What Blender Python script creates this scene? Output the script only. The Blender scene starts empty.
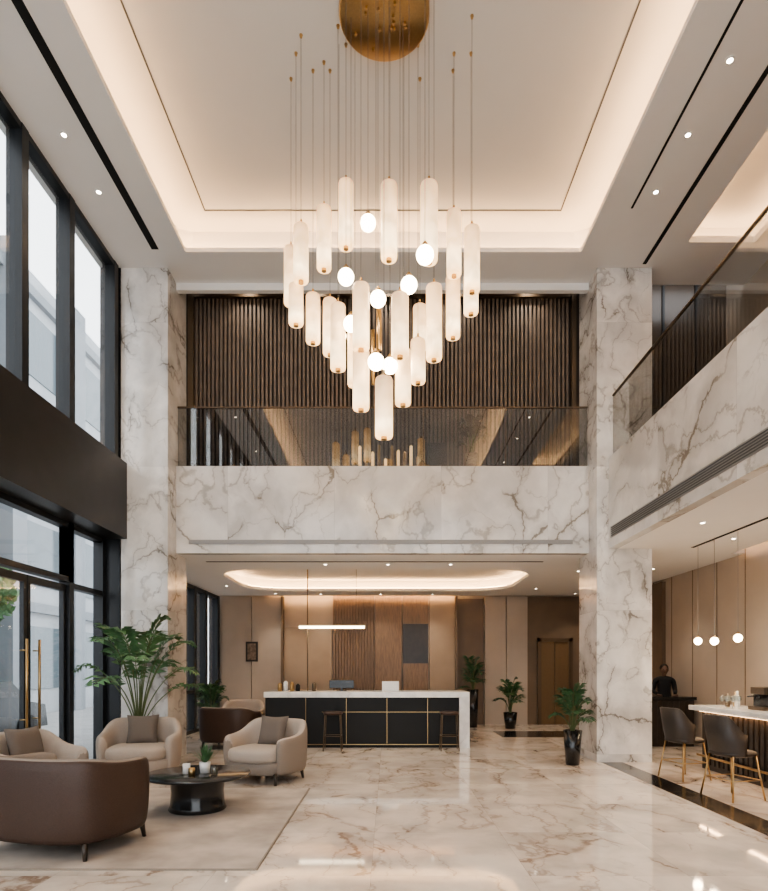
import bpy, bmesh, math, random
from mathutils import Vector, Matrix
R=random.Random(7)
sc=bpy.context.scene
COL=sc.collection

# ------------------------------------------------------------ materials
def nmat(name):
    m=bpy.data.materials.new(name); m.use_nodes=True
    nt=m.node_tree; b=nt.nodes['Principled BSDF']
    return m,nt,b
def N(nt,t,**k):
    n=nt.nodes.new(t)
    for a,v in k.items(): setattr(n,a,v)
    return n
def plain(name,c,rough=.5,metal=0,bump=0,bscale=60,var=.08,coat=0,spec=.5,stretch=None):
    m,nt,b=nmat(name)
    tc=N(nt,'ShaderNodeTexCoord')
    no=N(nt,'ShaderNodeTexNoise'); no.inputs['Scale'].default_value=bscale; no.inputs['Detail'].default_value=4
    if stretch:
        mp=N(nt,'ShaderNodeMapping'); mp.inputs['Scale'].default_value=stretch
        nt.links.new(tc.outputs['Object'],mp.inputs[0]); nt.links.new(mp.outputs[0],no.inputs['Vector'])
    else: nt.links.new(tc.outputs['Object'],no.inputs['Vector'])
    cr=N(nt,'ShaderNodeValToRGB')
    cr.color_ramp.elements[0].position=.3; cr.color_ramp.elements[1].position=.7
    cr.color_ramp.elements[0].color=tuple(x*(1-var) for x in c)+(1,)
    cr.color_ramp.elements[1].color=tuple(min(1,x*(1+var)) for x in c)+(1,)
    nt.links.new(no.outputs['Fac'],cr.inputs[0]); nt.links.new(cr.outputs[0],b.inputs['Base Color'])
    b.inputs['Roughness'].default_value=rough; b.inputs['Metallic'].default_value=metal
    b.inputs['Coat Weight'].default_value=coat; b.inputs['Specular IOR Level'].default_value=spec
    if bump:
        bp=N(nt,'ShaderNodeBump'); bp.inputs['Strength'].default_value=bump; bp.inputs['Distance'].default_value=.01
        nt.links.new(no.outputs['Fac'],bp.inputs['Height']); nt.links.new(bp.outputs[0],b.inputs['Normal'])
    return m
def emis(name,c,s,base=(.8,.8,.8)):
    m,nt,b=nmat(name)
    b.inputs['Base Color'].default_value=base+(1,)
    b.inputs['Emission Color'].default_value=c+(1,); b.inputs['Emission Strength'].default_value=s
    return m
def marble(name,base,vein,scale=.6,rough=.12,tile=(1.2,1.2,50),veinw=.02,amt=.8,joint=.004,rot=(0,.5,.6),jd=.75,tone=(.86,1.1)):
    m,nt,b=nmat(name); L=nt.links.new
    ge=N(nt,'ShaderNodeNewGeometry')
    off=N(nt,'ShaderNodeVectorMath',operation='ADD'); off.inputs[1].default_value=(60.13,60.27,7.07); L(ge.outputs['Position'],off.inputs[0])
    dv=N(nt,'ShaderNodeVectorMath',operation='DIVIDE'); dv.inputs[1].default_value=tile; L(off.outputs[0],dv.inputs[0])
    fl=N(nt,'ShaderNodeVectorMath',operation='FLOOR'); L(dv.outputs[0],fl.inputs[0])
    wn=N(nt,'ShaderNodeTexWhiteNoise',noise_dimensions='3D'); L(fl.outputs[0],wn.inputs['Vector'])
    sca=N(nt,'ShaderNodeVectorMath',operation='SCALE'); sca.inputs['Scale'].default_value=2.2; L(wn.outputs['Color'],sca.inputs[0])
    ad=N(nt,'ShaderNodeVectorMath',operation='ADD'); L(ge.outputs['Position'],ad.inputs[0]); L(sca.outputs[0],ad.inputs[1])
    wp=N(nt,'ShaderNodeTexNoise'); wp.inputs['Scale'].default_value=scale*1.5; wp.inputs['Detail'].default_value=7; wp.inputs['Roughness'].default_value=.62; L(ad.outputs[0],wp.inputs['Vector'])
    ws=N(nt,'ShaderNodeVectorMath',operation='SCALE'); ws.inputs['Scale'].default_value=.6/scale; L(wp.outputs['Color'],ws.inputs[0])
    ad2=N(nt,'ShaderNodeVectorMath',operation='ADD'); L(ad.outputs[0],ad2.inputs[0]); L(ws.outputs[0],ad2.inputs[1])
    mp=N(nt,'ShaderNodeMapping'); mp.inputs['Rotation'].default_value=rot; mp.inputs['Scale'].default_value=(1,.32,.62); L(ad2.outputs[0],mp.inputs[0])
    def mr_(src,a,bb,c,d):
        r=N(nt,'ShaderNodeMapRange'); r.inputs['From Min'].default_value=a; r.inputs['From Max'].default_value=bb
        r.inputs['To Min'].default_value=c; r.inputs['To Max'].default_value=d; r.interpolation_type='SMOOTHSTEP'; L(src,r.inputs['Value']); return r.outputs[0]
    def crack(s,w):
        v=N(nt,'ShaderNodeTexVoronoi',feature='DISTANCE_TO_EDGE'); v.inputs['Scale'].default_value=s; L(mp.outputs[0],v.inputs['Vector'])
        return mr_(v.outputs['Distance'],0,w,1,0)
    def ridge(s,w):
        n=N(nt,'ShaderNodeTexNoise'); n.inputs['Scale'].default_value=s; n.inputs['Detail'].default_value=3; n.inputs['Distortion'].default_value=.25; L(mp.outputs[0],n.inputs['Vector'])
        a=N(nt,'ShaderNodeMath',operation='SUBTRACT'); a.inputs[1].default_value=.5; L(n.outputs['Fac'],a.inputs[0])
        c=N(nt,'ShaderNodeMath',operation='ABSOLUTE'); L(a.outputs[0],c.inputs[0]); return mr_(c.outputs[0],0,w,1,0)
    def mask(s,a,bb,o=0):
        n=N(nt,'ShaderNodeTexNoise'); n.inputs['Scale'].default_value=s; n.inputs['Detail'].default_value=2; L(ad.outputs[0],n.inputs['Vector'])
        return mr_(n.outputs['Fac'],a,bb,0,1)
    def mul(a,bv):
        x=N(nt,'ShaderNodeMath',operation='MULTIPLY'); L(a,x.inputs[0])
        if isinstance(bv,float): x.inputs[1].default_value=bv
        else: L(bv,x.inputs[1])
        return x.outputs[0]
    def addc(a,bv):
        x=N(nt,'ShaderNodeMath',operation='ADD',use_clamp=True); L(a,x.inputs[0]); L(bv,x.inputs[1]); return x.outputs[0]
    mk1=mask(scale*2.0,.42,.62); mk2=mask(scale*3.1,.45,.62)
    c1=crack(scale*1.1,veinw); c2=crack(scale*3.0,veinw*1.4); c3=crack(scale*1.1,veinw*8)
    r1=ridge(scale*1.4,.012); r2=ridge(scale*1.4,.09)
    f=addc(addc(mul(mul(c1,mk1),.75),mul(mul(c2,mk2),.35)),mul(mul(c3,mk1),.26))
    f=addc(f,addc(mul(r1,.42),mul(r2,.17)))
    f=mul(f,float(amt))
    mx=N(nt,'ShaderNodeMix',data_type='RGBA'); mx.inputs[6].default_value=base+(1,); mx.inputs[7].default_value=vein+(1,); L(f,mx.inputs[0])
    cl=N(nt,'ShaderNodeTexNoise'); cl.inputs['Scale'].default_value=scale*2; cl.inputs['Detail'].default_value=4; L(ad2.outputs[0],cl.inputs['Vector'])
    cr=mr_(cl.outputs['Fac'],.3,.7,tone[0],tone[1])
    fr=N(nt,'ShaderNodeVectorMath',operation='FRACTION'); L(dv.outputs[0],fr.inputs[0])
    sp=N(nt,'ShaderNodeSeparateXYZ'); L(fr.outputs[0],sp.inputs[0])
    j=None
    for i in range(3):
        if tile[i]>=20: continue
        lt=N(nt,'ShaderNodeMath',operation='LESS_THAN'); lt.inputs[1].default_value=joint/tile[i]; L(sp.outputs[i],lt.inputs[0])
        j=lt.outputs[0] if j is None else addc(j,lt.outputs[0])
    sc2=N(nt,'ShaderNodeVectorMath',operation='SCALE'); L(mx.outputs[2],sc2.inputs[0])
    if j is not None:
        q=N(nt,'ShaderNodeMath',operation='MULTIPLY_ADD'); L(j,q.inputs[0]); q.inputs[1].default_value=-(1-jd); q.inputs[2].default_value=1.0
        L(mul(cr,q.outputs[0]),sc2.inputs['Scale'])
    else: L(cr,sc2.inputs['Scale'])
    L(sc2.outputs[0],b.inputs['Base Color'])
    b.inputs['Roughness'].default_value=rough
    return m
def glassm(name,tint=(1,1,1),r0=.04,extra=0.0):
    m=bpy.data.materials.new(name); m.use_nodes=True; nt=m.node_tree; nt.nodes.clear(); L=nt.links.new
    o=N(nt,'ShaderNodeOutputMaterial'); t=N(nt,'ShaderNodeBsdfTransparent'); t.inputs[0].default_value=tint+(1,)
    g=N(nt,'ShaderNodeBsdfGlossy'); g.inputs['Roughness'].default_value=.01
    ge=N(nt,'ShaderNodeNewGeometry')
    dt=N(nt,'ShaderNodeVectorMath',operation='DOT_PRODUCT'); L(ge.outputs['Incoming'],dt.inputs[0]); L(ge.outputs['Normal'],dt.inputs[1])
    ab=N(nt,'ShaderNodeMath',operation='ABSOLUTE'); L(dt.outputs['Value'],ab.inputs[0])
    om=N(nt,'ShaderNodeMath',operation='SUBTRACT',use_clamp=True); om.inputs[0].default_value=1; L(ab.outputs[0],om.inputs[1])
    pw=N(nt,'ShaderNodeMath',operation='POWER'); pw.inputs[1].default_value=5; L(om.outputs[0],pw.inputs[0])
    ma=N(nt,'ShaderNodeMath',operation='MULTIPLY_ADD',use_clamp=True); ma.inputs[1].default_value=1-r0; ma.inputs[2].default_value=r0+extra; L(pw.outputs[0],ma.inputs[0])
    mx=N(nt,'ShaderNodeMixShader'); L(ma.outputs[0],mx.inputs[0]); L(t.outputs[0],mx.inputs[1]); L(g.outputs[0],mx.inputs[2]); L(mx.outputs[0],o.inputs[0])
    return m

M_floor=marble('polished_marble_floor',(.74,.66,.58),(.29,.205,.15),scale=.8,rough=.05,tile=(1.2,1.2,50),veinw=.02,amt=.9,rot=(0,0,.9),jd=.74,tone=(.78,1.06))
M_col=marble('marble_column',(.78,.755,.725),(.22,.195,.17),scale=.9,rough=.12,tile=(50,50,2.4),veinw=.016,amt=.95,rot=(.5,.7,.3),tone=(.78,1.05))
M_band=marble('marble_band',(.79,.765,.735),(.25,.215,.175),scale=.65,rough=.12,tile=(1.85,1.85,50),veinw=.014,amt=.95,rot=(.4,-.8,.5),joint=.005,tone=(.80,1.05))
M_ctop=marble('marble_counter',(.85,.83,.80),(.5,.47,.45),scale=1.5,rough=.15,tile=(50,50,50),amt=.4)
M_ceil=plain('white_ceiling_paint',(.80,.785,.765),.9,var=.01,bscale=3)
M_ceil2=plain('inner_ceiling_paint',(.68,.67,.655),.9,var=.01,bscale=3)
M_dark=plain('dark_metal_frame',(.022,.024,.027),.4,metal=.3,var=.05)
M_fascia=plain('dark_bronze_fascia',(.045,.043,.043),.38,metal=.4,var=.08,bscale=4)
M_slot=plain('black_slot',(.008,.008,.008),.8)
M_grille=plain('grey_grille',(.30,.29,.28),.5,metal=.2)
M_louv=plain('grille_louvre_dark',(.10,.097,.094),.6)
M_glass=glassm('window_glass',(.95,.97,.98))
M_rail=glassm('balustrade_glass',(.80,.81,.81),.05,.06)
M_brass=plain('brushed_brass',(.48,.33,.165),.28,metal=1,var=.06,bscale=40)
M_bronze=plain('bronze_rail',(.16,.12,.085),.35,metal=.8)
M_slat=plain('bronze_wood_slat',(.165,.125,.098),.5,var=.2,bscale=6)
M_slatbk=plain('slat_backing',(.062,.047,.038),.8)
M_beige=plain('beige_wall_panel',(.46,.385,.315),.6,var=.05,bscale=2)
M_beige2=plain('warm_wall_panel',(.38,.29,.21),.55,var=.06,bscale=2)
M_brown=plain('brown_wall',(.18,.125,.083),.5,var=.08,bscale=2)
M_upper=plain('smoked_panel',(.075,.058,.046),.25,var=.08,bscale=2)
M_wood=plain('walnut_wood',(.23,.15,.095),.45,var=.25,bscale=8,stretch=(6,6,.6))
M_darkwood=plain('dark_wood',(.035,.026,.02),.35,var=.2,bscale=8)
M_black=plain('black_lacquer',(.012,.012,.013),.2,var=.05,coat=.3)
M_char=plain('charcoal_panel',(.016,.0155,.015),.5,var=.1,spec=.3)
M_leather=plain('brown_leather',(.062,.036,.026),.42,bump=.25,bscale=90,var=.12,spec=.4)
M_dleather=plain('dark_leather',(.05,.040,.034),.45,bump=.2,bscale=90)
M_fabric=plain('beige_fabric',(.44,.375,.32),.95,bump=.5,bscale=180,var=.1)
M_taupe=plain('taupe_fabric',(.27,.225,.19),.9,bump=.4,bscale=160,var=.1)
M_pill=plain('grey_cushion_fabric',(.17,.14,.118),.95,bump=.5,bscale=150,var=.12)
M_rug=plain('wool_rug',(.42,.365,.315),1,bump=.6,bscale=2.2,var=.26)
M_rugedge=plain('rug_border',(.27,.23,.19),1,bump=.4,bscale=120)
M_leaf=plain('palm_leaf',(.085,.18,.075),.42,var=.4,bscale=5)
M_leaf2=plain('dark_leaf',(.04,.10,.04),.5,var=.4,bscale=5)
M_stem=plain('plant_stem',(.10,.13,.05),.6)
M_soil=plain('soil',(.03,.02,.015),1)
M_led=emis('warm_led',(1,.60,.29),38)
M_led2=emis('warm_led_soft',(1,.60,.30),22)
M_globe=emis('globe_glow',(1,.78,.5),14)
M_down=emis('downlight_glow',(1,.86,.68),25)
M_bulb=emis('bulb_glow',(1,.74,.42),14)
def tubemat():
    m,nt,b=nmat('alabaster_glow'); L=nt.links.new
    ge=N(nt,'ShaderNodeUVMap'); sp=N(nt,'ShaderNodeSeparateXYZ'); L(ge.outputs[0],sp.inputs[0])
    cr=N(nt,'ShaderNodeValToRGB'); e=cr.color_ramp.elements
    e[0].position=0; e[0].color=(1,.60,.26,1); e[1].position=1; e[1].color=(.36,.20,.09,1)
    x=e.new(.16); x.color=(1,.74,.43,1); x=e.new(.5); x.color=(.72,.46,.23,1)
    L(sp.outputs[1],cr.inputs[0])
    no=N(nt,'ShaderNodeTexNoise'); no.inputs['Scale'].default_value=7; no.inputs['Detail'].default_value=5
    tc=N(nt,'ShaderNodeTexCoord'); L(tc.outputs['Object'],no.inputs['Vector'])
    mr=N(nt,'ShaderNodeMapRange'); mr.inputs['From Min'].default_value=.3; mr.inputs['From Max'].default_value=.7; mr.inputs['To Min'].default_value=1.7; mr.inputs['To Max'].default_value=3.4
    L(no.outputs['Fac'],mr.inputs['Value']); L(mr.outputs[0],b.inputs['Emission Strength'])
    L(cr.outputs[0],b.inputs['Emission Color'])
    b.inputs['Base Color'].default_value=(.50,.40,.30,1); b.inputs['Roughness'].default_value=.35
    return m
M_tube=tubemat()
M_white=plain('white_ceramic',(.75,.74,.72),.3)
M_screen=plain('screen_black',(.01,.01,.012),.15)
M_skin=plain('skin',(.16,.09,.06),.55)
M_cloth=plain('black_cloth',(.012,.012,.014),.85)
M_hair=plain('hair',(.008,.006,.005),.6)
M_ext=plain('exterior_stone',(.36,.38,.40),.8,var=.08,bscale=1)
M_ext2=plain('exterior_pier',(.22,.24,.26),.8,var=.06,bscale=1)
M_pave=plain('pavement',(.30,.30,.30),.9,var=.1,bscale=2)
M_car=plain('car_paint',(.03,.035,.04),.2,metal=.5)
M_clear=glassm('drinking_glass',(.85,.88,.88),.05,.08)

# ------------------------------------------------------------ helpers
def add(name,me,parent=None,loc=None,rot=None):
    o=bpy.data.objects.new(name,me); COL.objects.link(o)
    if parent: o.parent=parent
    if loc: o.location=loc
    if rot: o.rotation_euler=rot
    return o
def empty(name,loc=(0,0,0),rz=0,s=1):
    e=bpy.data.objects.new(name,None); COL.objects.link(e); e.location=loc; e.rotation_euler=(0,0,rz); e.scale=(s,s,s); e.empty_display_size=.1
    return e
def mesh(name,vs,fs,mats,parent=None,smooth=False,mi=None,loc=None,rot=None):
    me=bpy.data.meshes.new(name); me.from_pydata([tuple(v) for v in vs],[],fs)
    if not isinstance(mats,(list,tuple)): mats=[mats]
    for m in mats: me.materials.append(m)
    if mi:
        for p,i in zip(me.polygons,mi): p.material_index=i
    if smooth:
        for p in me.polygons: p.use_smooth=True
    me.update()
    return add(name,me,parent,loc,rot)
def boxes(name,bs,mat,parent=None,bevel=0,loc=None,rot=None):
    vs=[];fs=[]
    for (x0,x1,y0,y1,z0,z1) in bs:
        k=len(vs)
        vs+=[(x0,y0,z0),(x1,y0,z0),(x1,y1,z0),(x0,y1,z0),(x0,y0,z1),(x1,y0,z1),(x1,y1,z1),(x0,y1,z1)]
        fs+=[(k,k+3,k+2,k+1),(k+4,k+5,k+6,k+7),(k,k+1,k+5,k+4),(k+1,k+2,k+6,k+5),(k+2,k+3,k+7,k+6),(k+3,k,k+4,k+7)]
    o=mesh(name,vs,fs,mat,parent,loc=loc,rot=rot)
    if bevel:
        b=o.modifiers.new('b','BEVEL'); b.width=bevel; b.segments=2; b.limit_method='ANGLE'
    return o
def box(name,x0,x1,y0,y1,z0,z1,mat,parent=None,bevel=0,**k): return boxes(name,[(x0,x1,y0,y1,z0,z1)],mat,parent,bevel,**k)
def lathe_data(prof,seg=28,c=(0,0,0),vs=None,fs=None):
    vs=[] if vs is None else vs; fs=[] if fs is None else fs
    k=len(vs)
    for (r,z) in prof:
        for i in range(seg):
            a=2*math.pi*i/seg; vs.append((c[0]+r*math.cos(a),c[1]+r*math.sin(a),c[2]+z))
    for j in range(len(prof)-1):
        for i in range(seg):
            i2=(i+1)%seg; fs.append((k+j*seg+i,k+j*seg+i2,k+(j+1)*seg+i2,k+(j+1)*seg+i))
    fs.append(tuple(k+i for i in reversed(range(seg)))); fs.append(tuple(k+(len(prof)-1)*seg+i for i in range(seg)))
    return vs,fs
def lathe(name,prof,mat,parent=None,c=(0,0,0),seg=28,smooth=True):
    if parent is None:
        vs,fs=lathe_data(prof,seg); o=mesh(name,vs,fs,mat,None,loc=c)
    else:
        vs,fs=lathe_data(prof,seg,c); o=mesh(name,vs,fs,mat,parent)
    if smooth: 
        for p in o.data.polygons: p.use_smooth=len(p.vertices)==4
    return o
def tube_data(pts,r,vs,fs,seg=8):
    pts=[Vector(p) for p in pts]; n=len(pts); k=len(vs)
    for i,p in enumerate(pts):
        t=(pts[min(i+1,n-1)]-pts[max(i-1,0)]).normalized()
        u=t.cross(Vector((0,0,1))); 
        if u.length<1e-3: u=t.cross(Vector((0,1,0)))
        u.normalize(); w=u.cross(t); rr=r[i] if isinstance(r,(list,tuple)) else r
        for s in range(seg):
            a=2*math.pi*s/seg; vs.append(tuple(p+u*rr*math.cos(a)+w*rr*math.sin(a)))
    for i in range(n-1):
        for s in range(seg):
            s2=(s+1)%seg; fs.append((k+i*seg+s,k+i*seg+s2,k+(i+1)*seg+s2,k+(i+1)*seg+s))
    fs.append(tuple(k+s for s in range(seg))[::-1]); fs.append(tuple(k+(n-1)*seg+s for s in range(seg)))
def tubes(name,lst,mat,parent=None,seg=8):
    vs=[];fs=[]
    for pts,r in lst: tube_data(pts,r,vs,fs,seg)
    return mesh(name,vs,fs,mat,parent,smooth=seg>5)
def se_pts(a,b,n,seg,c=(0,0)):
    out=[]
    for i in range(seg):
        t=2*math.pi*i/seg; C,S=math.cos(t),math.sin(t)
        out.append((c[0]+a*math.copysign(abs(C)**(2/n),C),c[1]+b*math.copysign(abs(S)**(2/n),S)))
    return out
def se_solid(name,prof,a,b,n,mat,parent=None,c=(0,0),seg=40):
    vs=[];fs=[]
    for (s,z) in prof:
        for (x,y) in se_pts(a-s,b-s,n,seg,c): vs.append((x,y,z))
    for j in range(len(prof)-1):
        for i in range(seg):
            i2=(i+1)%seg; fs.append((j*seg+i,j*seg+i2,(j+1)*seg+i2,(j+1)*seg+i))
    fs.append(tuple(reversed(range(seg)))); fs.append(tuple((len(prof)-1)*seg+i for i in range(seg)))
    o=mesh(name,vs,fs,mat,parent)
    for p in o.data.polygons: p.use_smooth=len(p.vertices)==4
    return o
def rr(x0,x1,y0,y1,r,seg=10):
    pts=[]
    for (cx,cy,a0) in ((x1-r,y1-r,0),(x0+r,y1-r,90),(x0+r,y0+r,180),(x1-r,y0+r,270)):
        for i in range(seg+1):
            a=math.radians(a0+90*i/seg); pts.append((cx+r*math.cos(a),cy+r*math.sin(a)))
    return pts
def slab_holes(name,rect,holes,z,mat):
    bm=bmesh.new(); ed=[]
    for loop in [[(rect[0],rect[2]),(rect[1],rect[2]),(rect[1],rect[3]),(rect[0],rect[3])]]+holes:
        v=[bm.verts.new((p[0],p[1],z)) for p in loop]
        for i in range(len(v)): ed.append(bm.edges.new((v[i],v[(i+1)%len(v)])))
    bmesh.ops.triangle_fill(bm,use_beauty=True,edges=ed,normal=(0,0,-1))
    me=bpy.data.meshes.new(name); bm.to_mesh(me); bm.free(); me.materials.append(mat)
    return add(name,me)
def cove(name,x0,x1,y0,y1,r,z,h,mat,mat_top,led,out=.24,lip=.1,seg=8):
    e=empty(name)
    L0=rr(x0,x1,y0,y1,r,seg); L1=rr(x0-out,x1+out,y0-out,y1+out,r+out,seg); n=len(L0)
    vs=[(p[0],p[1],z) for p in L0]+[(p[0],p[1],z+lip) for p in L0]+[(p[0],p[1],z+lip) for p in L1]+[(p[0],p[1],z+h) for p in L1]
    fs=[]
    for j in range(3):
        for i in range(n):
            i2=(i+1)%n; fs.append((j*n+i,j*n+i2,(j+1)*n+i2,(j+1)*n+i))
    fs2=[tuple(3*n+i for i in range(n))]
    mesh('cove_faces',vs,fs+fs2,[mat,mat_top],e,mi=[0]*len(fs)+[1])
    A=rr(x0-out*.45,x1+out*.45,y0-out*.45,y1+out*.45,r+out*.45,seg); B=rr(x0-out*.62,x1+out*.62,y0-out*.62,y1+out*.62,r+out*.62,seg)
    vs=[(p[0],p[1],z+lip+.02) for p in A]+[(p[0],p[1],z+lip+.02) for p in B]
    mesh('led_strip',vs,[(i,(i+1)%n,n+(i+1)%n,n+i) for i in range(n)],led,e)
    return e
def light(name,typ,loc,power,col=(1,.82,.62),parent=None,**k):
    l=bpy.data.lights.new(name,typ); l.energy=power; l.color=col
    for a,v in k.items(): setattr(l,a,v)
    o=bpy.data.objects.new(name,l); COL.objects.link(o); o.location=loc
    if parent: o.parent=parent
    return o
def downlight(x,y,z,power,angle=95):
    e=empty('recessed_downlight',(x,y,z))
    lathe('lens',[(.03,-.006),(.03,-.002)],M_down,e,seg=16)
    vs=[];fs=[]
    for r,zz in ((.032,-.002),(.032,-.012),(.048,-.006),(.048,-.001)):
        for i in range(20):
            a=i*math.pi/10; vs.append((r*math.cos(a),r*math.sin(a),zz))
    for j in range(3):
        for i in range(20): fs.append((j*20+i,j*20+(i+1)%20,(j+1)*20+(i+1)%20,(j+1)*20+i))
    mesh('trim_ring',vs,fs,M_white,e)
    light('spot','SPOT',(0,0,-.03),power,(1,.86,.70),e,spot_size=math.radians(angle),spot_blend=.8,shadow_soft_size=.05)

# ------------------------------------------------------------ shell
HZ=8.24; YB=-5
box('floor',-4.8,6.3,YB-.1,16.9,-.12,0,M_floor)
boxes('trim_floor_border',[(3.55,3.9,-4.9,9.98,0,.003),(2.6,4.6,13.6,14.9,0,.004)],M_black)
boxes('marble_column',[(-4.47,-3.67,10,10.92,0,HZ+.3)],M_col)
boxes('marble_column',[(3.48,4.40,10,10.92,0,HZ+.3)],M_col)
box('wall_balcony_band',-3.67,3.48,10.4,10.55,3.56,5.07,M_band)
box('trim_balcony_grille',-3.45,3.2,10.385,10.41,3.72,3.79,M_grille)
box('wall_mezzanine_band',3.68,3.83,YB,10.0,3.56,5.07,M_band)
e=empty('air_grille')
box('grille_frame',3.668,3.68,-4,9.9,3.72,3.90,M_grille,e)
boxes('grille_louvres',[(3.660,3.667,-4,9.85,3.737+i*.032,3.749+i*.032) for i in range(5)],M_louv,e)
boxes('floor_mezzanine',[(-4.6,6.2,10.55,12.0,4.9,5.0),(3.83,6.2,YB,10.55,4.9,5.0)],M_brown)
slab_holes('ceiling',(-4.8,6.25,YB,10.45),[rr(-3.25,3.1,-3,9.62,.03,2),rr(4.7,5.75,1,9.4,.03,2)],HZ,M_ceil)
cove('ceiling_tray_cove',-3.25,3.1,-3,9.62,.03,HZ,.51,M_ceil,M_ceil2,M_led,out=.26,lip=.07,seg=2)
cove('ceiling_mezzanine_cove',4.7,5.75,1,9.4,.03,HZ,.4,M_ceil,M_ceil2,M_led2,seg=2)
w=.012
boxes('trim_ceiling_line',[(-2.88,-2.88+w*1.4,-2.6,9.42,8.742,8.749),(2.72-w*1.4,2.72,-2.6,9.42,8.742,8.749),(-2.88,2.72,9.42-w*1.8,9.42,8.742,8.749)],M_louv)
boxes('linear_diffuser',[(-3.76,-3.65,-4,9.55,HZ-.008,HZ-.001)],M_slot)
boxes('linear_diffuser',[(4.20,4.26,-4,9.9,HZ-.008,HZ-.001)],M_slot)
boxes('linear_diffuser',[(3.52,3.55,1,8.7,HZ-.008,HZ-.001)],M_slot)
box('wall_header',-3.7,3.5,10.4,10.5,8.12,8.8,M_ceil)
boxes('ceiling_upper_landing',[(-4.8,6.25,10.45,12.1,8.8,8.86)],M_brown)
e=empty('slatted_screen')
sl=[];x=-3.55
while x<3.35:
    sl.append((x,x+.04,11.07,11.12,5.0,8.8)); x+=.076
boxes('slats',sl,M_slat,e)
boxes('screen_backing',[(-4.0,3.9,11.15,11.2,5.0,8.8)],M_slatbk,e)
boxes('screen_frame',[(-3.66,3.44,11.0,11.06,8.38,8.48),(-3.66,-3.56,10.96,11.06,5,8.8),(3.36,3.44,10.96,11.06,5,8.8)],M_bronze,e)
box('wall_upper_back',4.4,6.3,11.0,11.1,5.0,8.86,M_upper)
boxes('trim_upper_panels',[(4.42+i*.6,4.46+i*.6,10.97,11.0,5.0,8.86) for i in range(4)],M_dark)
box('wall_right',6.2,6.3,YB,16.9,0,8.9,M_beige)
boxes('trim_wall_joints',[(6.192,6.2,y*.9-4,y*.9-3.985,0,3.9) for y in range(21)],M_brown)
box('wall_end_panel',6.12,6.2,13.4,16.7,0,3.5,M_brown)
box('wall_filler',-4.8,-4.45,10.0,10.95,0,8.9,M_dark)
def balustrade(name,along,a0,a1,c,h=1.03,z=5.07,step=1.45):
    e=empty(name); gl=[]
    n=max(1,round((a1-a0)/step)); st=(a1-a0)/n
    for i in range(n):
        g=(a0+i*st+.006,a0+(i+1)*st-.006)
        gl.append((g[0],g[1],c-.006,c+.006,z-.0,z+h) if along=='x' else (c-.006,c+.006,g[0],g[1],z,z+h))
    boxes('glass_panels',gl,M_rail,e)
    r=(a0,a1,c-.02,c+.02,z+h,z+h+.028) if along=='x' else (c-.02,c+.02,a0,a1,z+h,z+h+.028)
    box('handrail',*r,M_bronze,e,bevel=.006)
    r=(a0,a1,c-.02,c+.02,z,z+.02) if along=='x' else (c-.02,c+.02,a0,a1,z,z+.02)
    box('base_channel',*r,M_bronze,e)
balustrade('glass_balustrade','x',-3.67,3.48,10.47)
balustrade('glass_balustrade','y',-4.9,10.0,3.755)
slab_holes('ceiling_lobby',(-4.8,6.2,10.55,16.5),[rr(-3.55,3.05,12.1,15.5,1.0,10)],3.56,M_ceil)
slab_holes('ceiling_lobby_edge',(4.4,6.2,10.42,10.55),[],3.56,M_ceil)
cove('ceiling_lobby_cove',-3.55,3.05,12.1,15.5,1.0,3.56,.30,M_ceil,M_ceil,M_led,out=.2,lip=.07,seg=10)
box('ceiling_pocket',-4.8,6.2,16.4,16.95,4.0,4.05,M_ceil)
box('wall_pocket_side',-4.8,6.2,16.38,16.40,3.57,4.0,M_ceil)
box('cove_light_strip',-2.94,1.88,16.42,16.46,3.60,3.62,M_led)
slab_holes('ceiling_bar',(3.83,5.95,YB,10.42),[],3.56,M_ceil)
box('ceiling_bar_pocket',5.7,6.2,YB,10.45,3.95,4.0,M_ceil)
box('cove_light_strip',5.86,5.90,YB+.2,10.4,3.57,3.59,M_led2)
boxes('linear_diffuser',[(5.0,5.05,3,9.9,3.552,3.559)],M_slot)
boxes('linear_diffuser',[(-3.4,2.9,11.2,11.24,3.552,3.559)],M_slot)

# back lobby wall
box('wall_back',-4.8,6.3,16.8,16.9,0,4.9,M_beige)
e=empty('wall_back_panelling')
boxes('beige_panels',[(-4.62,-3.81,16.7,16.8,0,3.55),(-3.79,-2.95,16.7,16.8,0,3.55),(2.68,3.26,16.6,16.8,0,3.55),(3.28,3.86,16.6,16.8,0,3.55)],M_beige,e)
boxes('niche_sides',[(-2.95,-2.90,16.5,16.8,0,3.55),(1.86,1.92,16.5,16.8,0,3.55)],M_brown,e)
sl=[];x=-1.52
while x<-.4: sl.append((x,x+.06,16.68,16.78,.9,3.5)); x+=.08
boxes('wood_slats',sl,M_wood,e)
boxes('slat_back',[(-1.54,-.38,16.76,16.8,.9,3.9)],M_wood,e)
boxes('wood_panels',[(-.36,.38,16.7,16.8,.9,3.9),(.42,1.12,16.7,16.8,2.8,3.9),(.42,1.12,16.7,16.8,.9,1.7)],M_wood,e)
box('dark_niche',.42,1.12,16.72,16.8,1.7,2.8,M_darkwood,e)
boxes('tan_panels',[(1.16,1.86,16.7,16.8,.0,3.9),(-2.9,-1.56,16.7,16.8,0,2.7)],M_beige2,e)
box('doorway_recess',1.94,2.66,16.72,16.8,0,3.5,M_brown,e)
box('alcove_wall',3.88,6.18,16.7,16.8,0,3.55,M_brown,e)
e=empty('elevator_door')
boxes('door_leaves',[(4.25,4.62,16.66,16.7,0,2.3),(4.64,5.02,16.66,16.7,0,2.3)],plain('bronze_door',(.20,.13,.07),.4,metal=.4),e)
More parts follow.
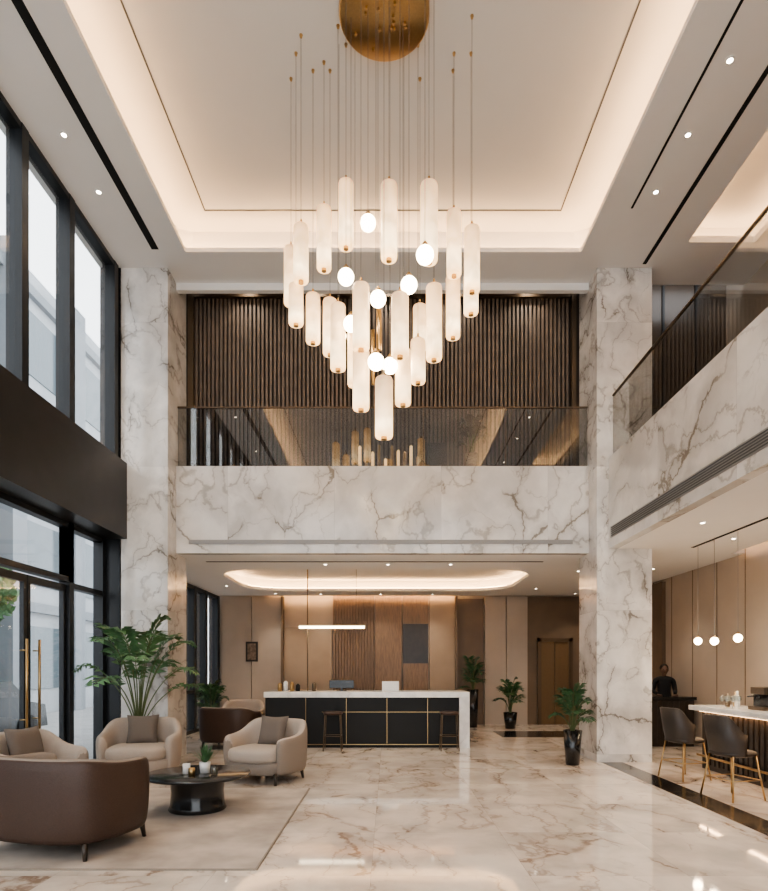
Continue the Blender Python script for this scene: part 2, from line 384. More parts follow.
boxes('door_frame',[(4.15,4.25,16.62,16.7,0,2.4),(5.02,5.12,16.62,16.7,0,2.4),(4.15,5.12,16.62,16.7,2.3,2.4)],M_bronze,e)
e=empty('framed_picture')
box('frame',-3.95,-3.62,16.66,16.70,1.75,2.3,M_darkwood,e)
box('print',-3.90,-3.67,16.65,16.66,1.80,2.25,plain('art_print',(.2,.14,.1),.6,bscale=12,var=.6),e)
box('back_cabinet',-2.85,1.8,16.3,16.68,0,.9,M_darkwood)

# ------------------------------------------------------------ left window wall
XU=-4.47; XL=-4.7
def window(name,x,spans,z0,z1,trans=[],fw=.06,fd=.16):
    e=empty(name); fr=[]
    a,b=spans[0],spans[-1]
    for s in spans: fr.append((x-fd,x,s-fw,s+fw,z0,z1))
    for z in [z0+.04,z1-.04]+trans: fr.append((x-fd+.01,x-.01,a,b,z-.04,z+.04))
    boxes('frame',fr,M_dark,e); box('glass',x-.09,x-.078,a,b,z0,z1,M_glass,e)
window('window_1',XU,[-4.9,-3.6,-2.3,-1.0,.3,1.6,2.9,4.0,5.1,6.25,7.4,8.5,9.88],4.98,HZ,[],fw=.07,fd=.2)
box('wall_left_fascia',-4.75,-4.35,YB,10.0,3.72,4.98,M_fascia)
window('window_2',XL,[-4.9,-3.4,-1.9,-.4,1.1,2.6,4.1,5.5,6.88],0,3.72,[2.8])
window('window_3',XL,[8.92,9.95],0,3.72,[2.8])
window('window_4',XL+.02,[10.95,11.9,12.8,13.7,14.6,15.5,16.6],0,3.56,[1.0],fw=.09,fd=.25)
window('window_5',XL,[6.88,8.92],2.84,3.72,[])
def door(name,y0,y1,hy):
    e=empty(name); x=XL; f=.075
    boxes('leaf_frame',[(x-.11,x-.05,y0+.01,y0+f,0.01,2.8),(x-.11,x-.05,y1-f,y1-.01,0.01,2.8),(x-.11,x-.05,y0+f,y1-f,0.01,.16),(x-.11,x-.05,y0+f,y1-f,2.70,2.8)],M_dark,e)
    box('leaf_glass',x-.085,x-.075,y0+f,y1-f,.16,2.7,M_glass,e)
    tubes('pull_handle',[([(x+.03,hy,.75),(x+.03,hy,1.95)],.018),([(x-.06,hy,.9),(x+.03,hy,.9)],.01),([(x-.06,hy,1.8),(x+.03,hy,1.8)],.01)],M_brass,e)
door('door_1',6.94,7.90,7.76); door('door_2',7.90,8.86,8.04)
e=empty('window_6')  # unseen glazing, added so sky fill enters from behind the camera
boxes('frame',[(x-.05,x+.05,YB-.1,YB,0,HZ) for x in [-4.6,-2.5,-.4,1.7,3.7]]+[(-4.7,3.7,YB-.1,YB,z-.06,z+.06) for z in (.06,2.8,4.3,HZ-.06)],M_dark,e)
box('glass',-4.7,3.7,YB-.06,YB-.05,0,HZ,M_glass,e)
box('wall_rear',3.7,6.3,YB-.1,YB,0,8.9,M_beige)

# ------------------------------------------------------------ exterior
box('exterior_ground',-40,-4.85,-25,50,-.3,-.13,M_pave)
e=empty('exterior_building')
box('facade',-14,-13,-2,40,-.2,16,M_ext,e)
boxes('piers',[(-13,-12.5,y,y+.8,-.2,16) for y in [0,4,8,12,16,20,24,28]]+[(-13,-12.8,-2,40,z,z+.35) for z in (3.6,7.4,11.2,15)],M_ext2,e)
boxes('facade_windows',[(-13.02,-12.95,y+1.1,y+3.6,z,z+2.3) for y in [0,4,8,12,16,20,24] for z in (.8,4.6,8.4,12.2)],plain('exterior_window',(.12,.15,.17),.1),e)
def tree(loc,h,seed):
    r=random.Random(seed); e=empty('street_tree',loc)
    tubes('trunk',[([(0,0,0),(.05,0,h*.3),(0,.05,h*.6)],[.1,.08,.04])],M_darkwood,e)
    vs=[];fs=[]
    for i in range(1800):
        a=r.uniform(0,6.28); z=r.uniform(-1,1); q=math.sqrt(1-z*z)*r.uniform(.4,1)
        p=Vector((q*math.cos(a)*h*.22,q*math.sin(a)*h*.22,h*.74+z*h*.22)); k=len(vs)
        d=Vector((r.uniform(-1,1),r.uniform(-1,1),r.uniform(-1,1))).normalized()*.14; u=d.orthogonal().normalized()*.06
        vs+=[p-d,p+u,p+d,p-u]; fs.append((k,k+1,k+2,k+3))
    mesh('foliage',vs,fs,M_leaf,e)
tree((-11.2,16.0,-.13),5.2,3)
e=empty('parked_car',(-8.9,12.0,-.13),math.radians(90))
prof=[(-2.2,.35),(-2.15,.75),(-1.3,.9),(-.7,1.38),(.8,1.42),(1.5,.95),(2.1,.85),(2.2,.35)]
vs=[(x,-.85,z) for x,z in prof]+[(x,.85,z) for x,z in prof]; n=len(prof)
mesh('body',vs,[tuple(range(n)),tuple(reversed(range(n,2*n)))]+[(i,(i+1)%n,n+(i+1)%n,n+i) for i in range(n)],M_car,e)
for i,(wx,wy) in enumerate([(-1.4,-.8),(1.4,-.8),(-1.4,.8),(1.4,.8)]):
    tubes('wheel_%d'%(i+1),[([(wx,wy-.1,.33),(wx,wy+.1,.33)],.33)],M_slot,e,seg=20)

# ------------------------------------------------------------ chandelier
ch=empty('pendant_chandelier')
lathe('ceiling_plate',[(.0,8.74),(.49,8.74),(.49,8.63),(.475,8.62),(0.0,8.62)],M_brass,ch,c=(-.04,6.5,0),seg=48)
vs=[];fs=[]
for i in range(14):
    a=R.uniform(0,6.28); q=R.uniform(.08,.42); lathe_data([(.0,-.035),(.018,-.03),(.018,0),(.0,0)],8,(-.04+q*math.cos(a),6.5+q*math.sin(a),8.62),vs,fs)
mesh('plate_bolts',vs,fs,M_brass,ch)
T=[(324,208,270,7.1),(346,182,248,6.9),(389,184,260,6.3),(429,184,262,5.9),(454,212,276,7.0),(472,228,292,6.6),(301,226,282,6.8),(291,248,305,7.3),
(296,285,325,7.0),(313,295,343,7.2),(330,300,355,7.2),(338,305,370,6.7),(361,285,350,6.1),(400,295,357,5.9),(434,286,360,6.4),(453,277,338,7.2),(471,275,314,7.0),
(420,306,350,7.3),(418,340,383,6.9),(384,378,438,5.8),(403,350,405,6.5),(361,350,410,6.2),(355,330,386,6.9)]
G=[(368,223,6.4),(346,277,6.2),(378,299,6.2),(409,285,6.0),(425,255,5.6),(351,324,6.5),(376,362,6.0),(390,366,6.4),(339,336,6.9),(404,366,6.9)]
tv=[];tf=[];bv=[];bf=[];wv=[];wf=[];gv=[];gf=[];tuv=[]
def W(px,py,d): return ((px-388)*d/600,d,1.57+(668-py)*d/600)   # chandelier layout table -> metres
for (px,yt,yb,d) in T:
    x,y,zt=W(px,yt,d); zb=W(px,yb,d)[2]; r=.086; k=len(tv)
    H_=zt-zb; prof=[(r*.5,zb+.012),(r*.6,zb),(r*.92,zb+.004),(r,zb+.022)]+[(r,zb+.025+(H_-.05)*i/8) for i in range(1,9)]+[(r*.92,zt-.006),(r*.5,zt)]
    lathe_data(prof,24,(x,y,0),tv,tf)
    for v in tv[k:]: tuv.append((v[2]-zb)/H_)
    lathe_data([(.045,zt-.002),(.045,zt+.02),(.012,zt+.035),(.010,zt+.075),(.0,zt+.08)],14,(x,y,0),bv,bf)
    lathe_data([(.0,zb-.02),(.03,zb-.018),(.03,zb+.014),(.0,zb+.014)],14,(x,y,0),bv,bf)
    tube_data([(x,y,zt+.05),(x,y,8.745)],.0025,wv,wf,5)
    lathe_data([(.0,8.71),(.014,8.715),(.02,8.745),(0,8.745)],8,(x,y,0),bv,bf)
for (px,py,d) in G:
    x,y,z=W(px,py,d); r=.083
    lathe_data([(r*math.sin(math.pi*i/12)+.0005,-r*math.cos(math.pi*i/12)+z) for i in range(13)],20,(x,y,0),gv,gf)
    lathe_data([(.03,z+.073),(.03,z+.10),(.008,z+.13),(.0,z+.135)],12,(x,y,0),bv,bf)
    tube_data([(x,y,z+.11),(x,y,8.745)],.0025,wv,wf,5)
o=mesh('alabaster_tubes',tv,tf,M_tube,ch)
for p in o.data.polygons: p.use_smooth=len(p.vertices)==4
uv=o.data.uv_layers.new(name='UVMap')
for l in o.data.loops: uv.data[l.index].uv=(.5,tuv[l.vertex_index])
mesh('glass_globes',gv,gf,M_globe,ch,smooth=True)
mesh('brass_caps',bv,bf,M_brass,ch)
mesh('suspension_wires',wv,wf,M_louv,ch)
tubes('brass_rods',[([W(379,350,6.6),W(379,290,6.6)],.03),([W(373,385,6.6),W(373,330,6.6)],.02)],M_brass,ch)

# ------------------------------------------------------------ furniture
def face(dx,dy): return math.atan2(dx,-dy)
def sm(a,b,x):
    t=max(0,min(1,(x-a)/(b-a))); return t*t*(3-2*t)
def pillow(parent,c,size,mat,rot):
    n=10; vs=[];fs=[]; idx={}
    for s in (1,-1):
        for i in range(n+1):
            for j in range(n+1):
                u=i/n*2-1; v=j/n*2-1
                t=(1-u**4)*(1-v**4); pin=1-.10*(u*u*(1-v*v)+v*v*(1-u*u))
                idx[s,i,j]=len(vs); vs.append((u*size/2*pin,s*(.012+.075*math.sqrt(max(t,0))),v*size/2*pin))
    for s in (1,-1):
        for i in range(n):
            for j in range(n):
                q=(idx[s,i,j],idx[s,i+1,j],idx[s,i+1,j+1],idx[s,i,j+1]); fs.append(q if s<0 else q[::-1])
    for k in range(n):
        fs.append((idx[1,k,0],idx[1,k+1,0],idx[-1,k+1,0],idx[-1,k,0])); fs.append((idx[-1,k,n],idx[-1,k+1,n],idx[1,k+1,n],idx[1,k,n]))
        fs.append((idx[-1,0,k],idx[-1,0,k+1],idx[1,0,k+1],idx[1,0,k])); fs.append((idx[1,n,k],idx[1,n,k+1],idx[-1,n,k+1],idx[-1,n,k]))
    mesh('cushion',vs,fs,mat,parent,smooth=True,loc=c,rot=rot)
def armchair(loc,rz,outer,inner,pil=None,w=1.12,d=.98,h=.84,arm=.64,n=2.9):
    e=empty('armchair',loc,rz); a,b=w/2,d/2; th=.125; K=34
    prof=[(.05,.125,0),(.02,.14,0),(.0,.42,0),(.0,-.06,1),(.018,-.015,1),(.055,0,1),(.09,-.015,1),(th,-.07,1),(th+.02,.40,0),(th+.02,.22,0)]
    vs=[];fs=[];mi=[]; P=len(prof)
    for i in range(K+1):
        phi=math.radians(-42+264*i/K); C,S=math.cos(phi),math.sin(phi)
        H=arm+(h-arm)*sm(-.15,.8,S)-.04*sm(.35,.75,-S)
        for (off,z,f) in prof:
            A,B=a-off,b-off
            vs.append((A*math.copysign(abs(C)**(2/n),C),B*math.copysign(abs(S)**(2/n),S),(H+z) if f else z))
    for i in range(K):
        for j in range(P-1):
            fs.append((i*P+j,(i+1)*P+j,(i+1)*P+j+1,i*P+j+1)); mi.append(0 if j<4 else 1)
        fs.append((i*P+P-1,(i+1)*P+P-1,(i+1)*P,i*P)); mi.append(0)
    fs.append(tuple(range(P))); mi.append(0); fs.append(tuple(reversed(range(K*P,K*P+P)))); mi.append(0)
    o=mesh('tub_shell',vs,fs,[outer,inner],e,smooth=True,mi=mi)
    s=o.modifiers.new('s','SUBSURF'); s.levels=s.render_levels=1
    se_solid('seat_base',[(.05,.13),(.03,.14),(0,.28),(.02,.30)],a-.05,b-.03,n,outer,e,(0,.0))
    se_solid('seat_cushion',[(.05,.29),(.01,.31),(0,.35),(0,.42),(.02,.455),(.07,.475),(.2,.485)],a-.14,b-.05,3.2,inner,e,(0,-.06))
    tubes('legs',[([(sx*(a-.17),sy*(b-.17),.15),(sx*(a-.15),sy*(b-.15),0)],[.028,.017]) for sx in (-1,1) for sy in (-1,1)],M_darkwood,e,seg=10)
    if pil: pillow(e,(0.0,.17,.67),.44,pil,(math.radians(-16),0,.05))
    return e
armchair((-2.80,5.30,0.014),face(.25,1),M_leather,M_taupe,w=1.24,d=1.05,h=.83,arm=.77)
armchair((-3.55,8.60,0),face(.2,-1),M_fabric,M_fabric,M_pill)
armchair((-1.72,8.45,0),face(-.45,-1),M_taupe,M_fabric,M_pill,w=1.1)
armchair((-3.95,6.75,0.014),face(1,-.35),M_taupe,M_fabric,M_pill,w=1.0,d=.9)
armchair((-3.12,11.9,0),face(.2,1),M_leather,M_taupe,w=1.16,h=.82,arm=.72)
armchair((-3.3,13.6,0),face(.1,-1),M_taupe,M_fabric,w=1.0)
armchair((-2.1,14.0,0),face(-.4,-1),M_taupe,M_fabric,w=1.0)
e=empty('area_rug')
box('rug_pile',-4.45,-1.03,4.66,7.80,0.001,.013,M_rug,e,bevel=.004)
boxes('rug_binding',[(-1.035,-1.015,4.65,7.81,.001,.012),(-4.46,-1.03,4.645,4.665,.001,.012),(-4.46,-1.03,7.795,7.815,.001,.012)],M_rugedge,e)

ct=empty('coffee_table',(-2.10,6.62,.014))
lathe('table_top',[(.0,.365),(.54,.365),(.57,.375),(.575,.392),(.565,.40),(0,.40)],M_black,ct,seg=56)
lathe('drum_base',[(.0,.0),(.30,.0),(.31,.015),(.29,.06),(.28,.2),(.29,.33),(.30,.366),(0,.366)],M_black,ct,seg=40)
TZ=.415
pl=empty('potted_succulent',(-2.02,6.62,TZ))
lathe('pot',[(0,0),(.05,0),(.06,.12),(.052,.12),(.05,.1),(0,.1)],M_white,pl,seg=20)
vs=[];fs=[]
for i in range(60):
    a=R.uniform(0,6.28); t=R.uniform(.1,1); L=R.uniform(.1,.24); d=Vector((math.cos(a)*t,math.sin(a)*t,1.4-t*.7)).normalized()
    s=d.cross(Vector((0,0,1))).normalized()*.016; p=Vector((0,0,.105)); k=len(vs)
    vs+=[p-s*.4,p+s*.4,p+d*L*.6+s,p+d*L,p+d*L*.6-s]; fs.append((k,k+1,k+2,k+3,k+4))
mesh('leaves',vs,fs,M_leaf,pl)
lathe('candle_jar',[(0,0),(.04,0),(.04,.11),(.034,.11),(.034,.02),(0,.02)],M_white,None,c=(-2.2,6.55,TZ),seg=20)
lathe('brass_votive',[(0,0),(.035,0),(.035,.08),(.03,.08),(.03,.02),(0,.02)],M_brass,None,c=(-2.11,6.45,TZ),seg=20)
lathe('glass_tumbler',[(0,0),(.035,0),(.04,.1),(.036,.1),(.032,.012),(0,.012)],M_clear,None,c=(-1.88,6.50,TZ),seg=20)

def leafplant(name,loc,H,nf,spread,leafw,potr,poth,seed,mat,dens=16,clamp=None,t0=.42,Lf=.20):
    r=random.Random(seed); e=empty(name,loc)
    lathe('pot',[(0,0),(potr*.72,0),(potr,poth),(potr*.9,poth),(potr*.86,poth-.04),(0,poth-.04)],M_black,e,seg=28)
    lathe('soil',[(0,poth-.045),(potr*.85,poth-.045),(0,poth-.035)],M_soil,e,seg=16)
    vs=[];fs=[];sv=[];sf=[]
    for f in range(nf):
        a=2*math.pi*f*.382+r.uniform(-.3,.3); u=(f+.5)/nf; lean=spread*(.2+.8*u**.8); top=H*(1.0-.42*u**1.3)*r.uniform(.93,1.03)
        pts=[]; K=14
        for i in range(K+1):
            t=i/K; rad=lean*(t**1.6); z=poth-.04+(top-poth)*(math.sin(t*(1.57+.5*u))/1.0)
            pts.append(Vector(((rad+.02)*math.cos(a),(rad+.02)*math.sin(a),z)))
        tube_data(pts,[.012*(1-.7*i/K) for i in range(K+1)],sv,sf,5)
        for q in range(dens):
            t=t0+(1-t0)*q/(dens-1); i=min(K-1,int(t*K)); fr=t*K-i; p=pts[i].lerp(pts[i+1],fr); d=(pts[i+1]-pts[i]).normalized()
            side=d.cross(Vector((0,0,1))); 
            if side.length<.01: side=Vector((math.sin(a),-math.cos(a),0))
            side.normalize()
            L=H*Lf*math.sin(math.pi*(.18+.75*(t-t0)/(1-t0)))+.03
            for s in (-1,1):
                dr=(side*s*1.0+d*.75+Vector((0,0,.12+r.uniform(-.15,.15)))).normalized()
                wv_=d.cross(dr).cross(dr).normalized()*leafw
                m1=p+dr*L*.45+Vector((0,0,.01)); m2=p+dr*L-Vector((0,0,L*.22)); k=len(vs)
                vs.extend([p,m1+wv_,m1+Vector((0,0,-.008)),m1-wv_,m2]); fs.extend([(k,k+1,k+2),(k,k+2,k+3),(k+1,k+4,k+2),(k+2,k+4,k+3)])
    if clamp:
        x0,x1,y0,y1=clamp
        def sq(v,lo,hi): return lo*math.tanh(v/lo) if v<0 else hi*math.tanh(v/hi)
        vs=[(sq(v[0],x0,x1),sq(v[1],y0,y1),v[2]) for v in vs]; sv=[(sq(v[0],x0,x1),sq(v[1],y0,y1),v[2]) for v in sv]
    mesh('fronds',vs,fs,mat,e); mesh('stems',sv,sf,M_stem,e)
leafplant('potted_palm',(-3.90,9.38,0),2.38,17,1.55,.052,.2,.5,5,M_leaf,10,clamp=(-.78,1.2,-1.2,.6),t0=.52,Lf=.155)
leafplant('potted_palm',(3.0,9.75,0),1.3,11,.42,.026,.15,.56,6,M_leaf2,12,clamp=(-.6,.42,-.5,.24))
leafplant('potted_palm',(3.18,15.6,0),1.3,11,.42,.022,.18,.42,8,M_leaf2,12)
leafplant('potted_palm',(2.25,15.9,0),1.9,10,.35,.022,.16,1.0,9,M_leaf2,10,clamp=(-.5,.5,-.5,.5))
leafplant('potted_palm',(-3.75,12.75,0),1.35,11,.45,.025,.18,.4,10,M_leaf2,12,clamp=(-.6,.5,-.5,.5))
leafplant('potted_palm',(1.5,10.76,5.0),1.15,10,.28,.03,.12,.4,11,M_darkwood,10,clamp=(-.4,.5,-.2,.2))
box('low_console',.7,1.05,10.68,10.9,5.0,5.58,M_darkwood)
M_reflglow=emis('candle_glow',(1,.62,.28),1.3,(.6,.4,.2))  # glow of the mirrored chandelier, put into the pillars' emission
e=empty('decorative_candle_group')  # added pillars stand in for the chandelier's reflection in the balustrade glass
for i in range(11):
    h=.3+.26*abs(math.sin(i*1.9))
    lathe('candle_%d'%(i+1),[(0,0),(.028,0),(.028,h),(.006,h+.02),(0,h+.03)],M_reflglow if i%2 else M_brass,e,c=(-.62+i*.115,10.75+.05*(i%2),5.0),seg=12)

# reception desk
e=empty('reception_desk')
x0,x1,y0,y1=-2.42,1.60,11.8,12.65
box('marble_top',x0-.02,x1+.0,y0-.03,y1,.99,1.10,M_ctop,e,bevel=.004)
boxes('marble_end',[(x1-.2,x1,y0-.03,y1,0,.99)],M_ctop,e)
box('carcass',x0,x1-.2,y0+.03,y1-.02,.0,.99,M_char,e)
pan=[];xs=[x0,-1.62,-.82,-.02,.78,x1-.2]
for i in range(5): pan.append((xs[i]+.008,xs[i+1]-.008,y0,y0+.03,.08,.98))
boxes('front_panels',pan,M_char,e,bevel=.003)
boxes('brass_inlays',[(x-.004,x+.004,y0-.004,y0+.03,.08,.98) for x in xs[1:5]]+[(-1.3,x1-.2,y0-.005,y0+.0,.70,.708),(x0,x1-.2,y0-.005,y0+.02,.06,.07)],M_brass,e)
def barstool(loc,rz,sh=.74):
    e=empty('counter_stool',loc,rz)
    se_solid('seat',[(.02,sh-.06),(0,sh-.05),(0,sh-.01),(.03,sh)],.18,.17,3,M_leather,e)
    L=[([(sx*.14,sy*.13,sh-.05),(sx*.17,sy*.16,0)],.010) for sx in (-1,1) for sy in (-1,1)]
    q=.28
    c=[(sx*.158,sy*.148,q) for sx,sy in ((-1,-1),(1,-1),(1,1),(-1,1))]
    L+=[([c[i],c[(i+1)%4]],.007) for i in range(4)]
    tubes('brass_legs',L,M_bronze,e,seg=6)
barstool((-1.05,11.45,0),0); barstool((1.17,11.45,0),0)
for i,(x,hh,m) in enumerate([(-2.2,.14,M_brass),(-2.08,.18,M_white),(-1.95,.16,M_brass),(-1.83,.12,M_char),(-1.5,.15,M_bronze)]):
    lathe('storage_jar',[(0,0),(.045,0),(.045,hh),(.03,hh+.01),(.02,hh+.03),(0,hh+.03)],m,None,c=(x,12.2,1.10),seg=16)
e=empty('desktop_monitor',(-.95,12.3,1.10))
box('screen',-.25,.25,-.015,.015,.06,.22,M_screen,e,bevel=.004); box('foot',-.1,.1,-.06,.06,0,.012,M_screen,e); box('neck',-.02,.02,0.012,.03,.01,.12,M_screen,e)
e=empty('laptop',(.05,12.3,1.10))
box('base',-.17,.17,-.12,.12,0,.015,M_white,e); box('lid',-.17,.17,-.13,-.12,.012,.2,M_white,e)
e=empty('linear_pendant')
box('light_bar',-1.82,-.48,12.28,12.33,2.38,2.43,emis('bar_glow',(1,.80,.55),8),e)
box('bar_housing',-1.84,-.46,12.27,12.34,2.43,2.45,M_brass,e)
tubes('suspension',[([(-1.65,12.3,2.45),(-1.65,12.3,3.85)],.012),([(-.65,12.3,2.45),(-.65,12.3,3.85)],.004),([(-1.65,12.3,1.1),(-1.65,12.3,2.38)],.012)],M_bronze,e)

# ------------------------------------------------------------ bar
e=empty('bar_counter')
box('marble_top',4.78,5.55,5.2,9.55,.91,.985,M_ctop,e,bevel=.004)
box('body',4.95,5.45,5.3,9.45,0,.91,M_darkwood,e)
boxes('front_slats',[(4.93,4.95,5.35+i*.12,5.42+i*.12,.08,.88) for i in range(34)],M_darkwood,e)
box('led_strip',4.88,4.92,5.3,9.4,.895,.91,M_led2,e)
box('foot_rail',4.86,4.89,5.3,9.45,.2,.23,M_brass,e)
def barchair(loc,rz):
    e=empty('bar_chair',loc,rz); sh=.58   # front = -Y
    se_solid('seat',[(.04,sh-.07),(0,sh-.05),(0,sh-.015),(.03,sh),(.1,sh+.005)],.235,.22,3,M_dleather,e)
    vs=[];fs=[];K=20;P=[(0,sh-.05),(.015,sh+.1),(.03,1.0),(.0,1.01),(-.03,1.0),(-.02,sh+.1),(-.02,sh-.05)]
    for i in range(K+1):
        phi=math.radians(5+170*i/K); C,S=math.cos(phi),math.sin(phi); dz=sm(.1,.85,S)
        for (o,z) in P:
            zz=z if z<sh+.2 else sh+.13+(z-sh-.13)*(.25+.75*dz); lean=.07*(zz-sh)/.45
            vs.append(((.245+o)*math.copysign(abs(C)**.8,C),(.22+o+lean)*S**.8,zz))
    n=len(P)
    for i in range(K):
        for j in range(n-1): fs.append((i*n+j,(i+1)*n+j,(i+1)*n+j+1,i*n+j+1))
    fs.append(tuple(range(n))); fs.append(tuple(reversed(range(K*n,K*n+n))))
    mesh('back_shell',vs,fs,M_dleather,e,smooth=True)
    L=[([(sx*.18,sy*.16,sh-.05),(sx*.25,sy*.23,0)],.011) for sx in (-1,1) for sy in (-1,1)]
    c=[(sx*.22,sy*.2,.24) for sx,sy in ((-1,-1),(1,-1),(1,1),(-1,1))]
    L+=[([c[i],c[(i+1)%4]],.007) for i in range(4)]
    tubes('brass_legs',L,M_brass,e,seg=8)
barchair((4.22,8.55,0.003),face(1,.25)); barchair((4.16,7.25,0.003),face(1,.25)); barchair((4.3,5.7,0.003),face(1,.2))
for i in range(6):
    lathe('wine_glass',[(0,0),(.03,0),(.004,.008),(.004,.08),(.035,.12),(.03,.18),(.027,.18),(.03,.12),(0,.09)],M_clear,None,c=(4.92+.09*(i%3),8.72+.12*(i//3),.985),seg=16)
for i,(x,y,hh) in enumerate([(5.15,9.1,.2),(5.24,9.0,.24),(5.3,9.15,.22)]):
    lathe('glass_bottle',[(0,0),(.035,0),(.037,hh*.6),(.014,hh*.75),(.014,hh),(0,hh)],[M_bronze,M_white,M_brass][i],None,c=(x,y,.985),seg=16)
e=empty('coffee_machine',(5.32,8.35,.985),face(-1,0))
box('body',-.2,.2,-.12,.2,.0,.32,M_black,e,bevel=.015); box('drip_tray',-.18,.18,-.2,-.12,0,.05,M_bronze,e); box('group_head',-.15,.15,-.19,-.12,.22,.32,M_bronze,e,bevel=.01)
tubes('portafilter',[([(0,-.16,.2),(0,-.32,.19)],.012),([(0,-.16,.16),(0,-.16,.22)],.03)],M_black,e)
e=empty('service_bar')
box('body',5.0,6.12,12.0,12.5,0,.93,M_darkwood,e); box('top',4.95,6.15,11.95,12.55,.93,.99,M_black,e)
boxes('panel_ribs',[(5.05+i*.11,5.1+i*.11,11.985,12.0,.06,.9) for i in range(9)],M_darkwood,e)
for (px,py,d) in [(698,641,9.6),(718,641,9.1),(738,638,8.7)]:
    x,y,z=W(px,py,d)
    if abs(x-5.02)<.05: x=4.95
    e=empty('globe_pendant',(x,y,z))
    lathe('globe',[(.06*math.sin(math.pi*i/12)+.0005,-.06*math.cos(math.pi*i/12)) for i in range(13)],M_bulb,e,seg=20)
    lathe('cap',[(.02,.052),(.02,.08),(0,.09)],M_brass,e,seg=12)
    tubes('wire',[([(0,0,.08),(0,0,3.55-z)],.003)],M_grille,e,seg=5)
    light('lamp','POINT',(0,0,-.1),10,(1,.75,.5),e,shadow_soft_size=.07)

# ------------------------------------------------------------ person
def skin(name,chain,mat,parent,root=0):
    vs=[c[0] for c in chain[0]]; ed=chain[1]
    me=bpy.data.meshes.new(name); me.from_pydata(vs,ed,[]); me.materials.append(mat)
    o=add(name,me,parent); md=o.modifiers.new('skin','SKIN')
    for i,c in enumerate(chain[0]):
        r=c[1]; r=r if isinstance(r,tuple) else (r,r); me.skin_vertices[0].data[i].radius=r
        me.skin_vertices[0].data[i].use_root=(i==root)
    s=o.modifiers.new('sub','SUBSURF'); s.levels=s.render_levels=2
    md.use_smooth_shade=True
    return o
p=empty('bartender',(5.88,12.78,0.0),math.radians(-12))
V=[((0,0,.90),(.15,.10)),((0,0,1.05),(.135,.09)),((0,0,1.22),(.16,.11)),((0,0,1.34),(.11,.085)),((0,0,1.40),.05),
 ((-.18,0,1.31),.06),((-.22,.0,1.08),.048),((-.17,-.20,1.03),.035),
 ((.18,0,1.31),.06),((.22,0,1.08),.048),((.17,-.20,1.03),.035),
 ((-.09,0,.82),.085),((-.10,0,.45),.055),((-.10,.02,.09),.04),((-.10,-.12,.04),.035),
 ((.09,0,.82),.085),((.10,0,.45),.055),((.10,.02,.09),.04),((.10,-.12,.04),.035)]
E=[(0,1),(1,2),(2,3),(3,4),(3,5),(5,6),(6,7),(3,8),(8,9),(9,10),(0,11),(11,12),(12,13),(13,14),(0,15),(15,16),(16,17),(17,18)]
skin('clothed_body',(V,E),M_cloth,p)
skin('neck',([((0,0,1.36),.045),((0,-.005,1.46),.045)],[(0,1)]),M_skin,p)
def blob(name,c,r,mat,cut=None):
    vs=[];fs=[];A=18;B=14
    for j in range(B+1):
        th=math.pi*j/B
        for i in range(A):
            ph=2*math.pi*i/A; x=math.sin(th)*math.cos(ph); y=math.sin(th)*math.sin(ph); z=math.cos(th)
            k=1-.18*max(0,-z)*(1 if cut else 0)
            vs.append((c[0]+r[0]*x*k,c[1]+r[1]*y*k,c[2]+r[2]*z))
    for j in range(B):
        for i in range(A): fs.append((j*A+i,j*A+(i+1)%A,(j+1)*A+(i+1)%A,(j+1)*A+i))
    return mesh(name,vs,fs,mat,p,smooth=True)
blob('head',(0,-.01,1.53),(.078,.098,.115),M_skin,1); blob('hair',(0,.012,1.56),(.088,.102,.102),M_hair)
blob('nose',(0,-.11,1.52),(.012,.016,.02),M_skin); blob('mouth',(0,-.097,1.478),(.024,.01,.007),M_leather)
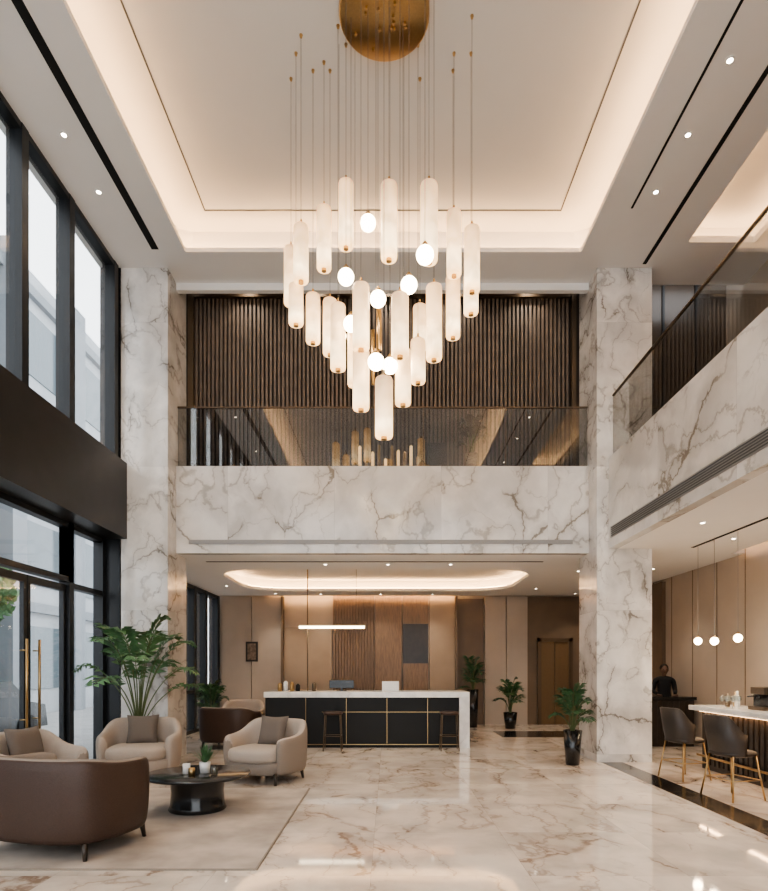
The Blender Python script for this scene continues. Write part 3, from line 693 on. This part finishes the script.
for s in (-1,1):
    blob('eye',(s*.03,-.096,1.54),(.011,.008,.007),M_screen); blob('ear',(s*.08,0,1.53),(.01,.018,.028),M_skin)
    hx=s*.165; blob('palm',(hx,-.25,1.01),(.035,.05,.015),M_skin)
    for i in range(4):
        fx=hx+(i-1.5)*.018; L=[.06,.072,.068,.05][i]
        tubes('finger_%d'%(i+1),[([(fx,-.28,1.014),(fx,-.29-L*.5,1.012),(fx,-.29-L,.999)],[.009,.0085,.007])],M_skin,p)
    tubes('thumb',[([(hx-s*.028,-.24,1.01),(hx-s*.055,-.27,1.005),(hx-s*.06,-.295,1.0)],[.011,.010,.008])],M_skin,p)

# ------------------------------------------------------------ lights
for y in (-2.5,-.5,1.5,3.5,5.0,6.58,7.5,8.4): downlight(3.75,y,HZ,150)
for y in (-2.5,0,2.5,5.0,7.5,8.4): downlight(-4.05,y,HZ,150)
for x,y in [(4.3,6.5),(4.3,8.2),(5.3,6.0),(5.3,7.6),(5.3,9.2),(4.3,4.8),(5.3,12),(5.5,14.5),(5,16)]: downlight(x,y,3.56,60)
for x,y in [(-4.2,12),(-3.9,14.5),(-3.0,16.0),(-1.2,11.5),(0,11.5),(1.2,11.5),(3.9,12.3),(3.7,15.0),(-1.8,16.1),(-.2,16.1),(1.2,16.1)]: downlight(x,y,3.56,60)
for x in (-2.6,-1.3,0,1.3,2.6): downlight(x,10.78,8.8,60)  # unseen downlights, added to brighten the slatted screen

w=bpy.data.worlds.new('sky'); sc.world=w; w.use_nodes=True
bg=w.node_tree.nodes['Background']; bg.inputs[0].default_value=(.97,.98,1,1); bg.inputs[1].default_value=3.5

# ------------------------------------------------------------ camera
cam=bpy.data.cameras.new('camera'); co=bpy.data.objects.new('camera',cam); COL.objects.link(co)
co.location=(0,0,1.57); co.rotation_euler=(math.radians(90),0,0)
cam.sensor_fit='VERTICAL'; cam.sensor_height=24; cam.lens=600/891*24
cam.shift_x=-4/891; cam.shift_y=222.5/891; cam.clip_start=.05
sc.camera=co
sc.view_settings.view_transform='AgX'; sc.view_settings.look='AgX - Medium High Contrast'; sc.view_settings.exposure=0.2
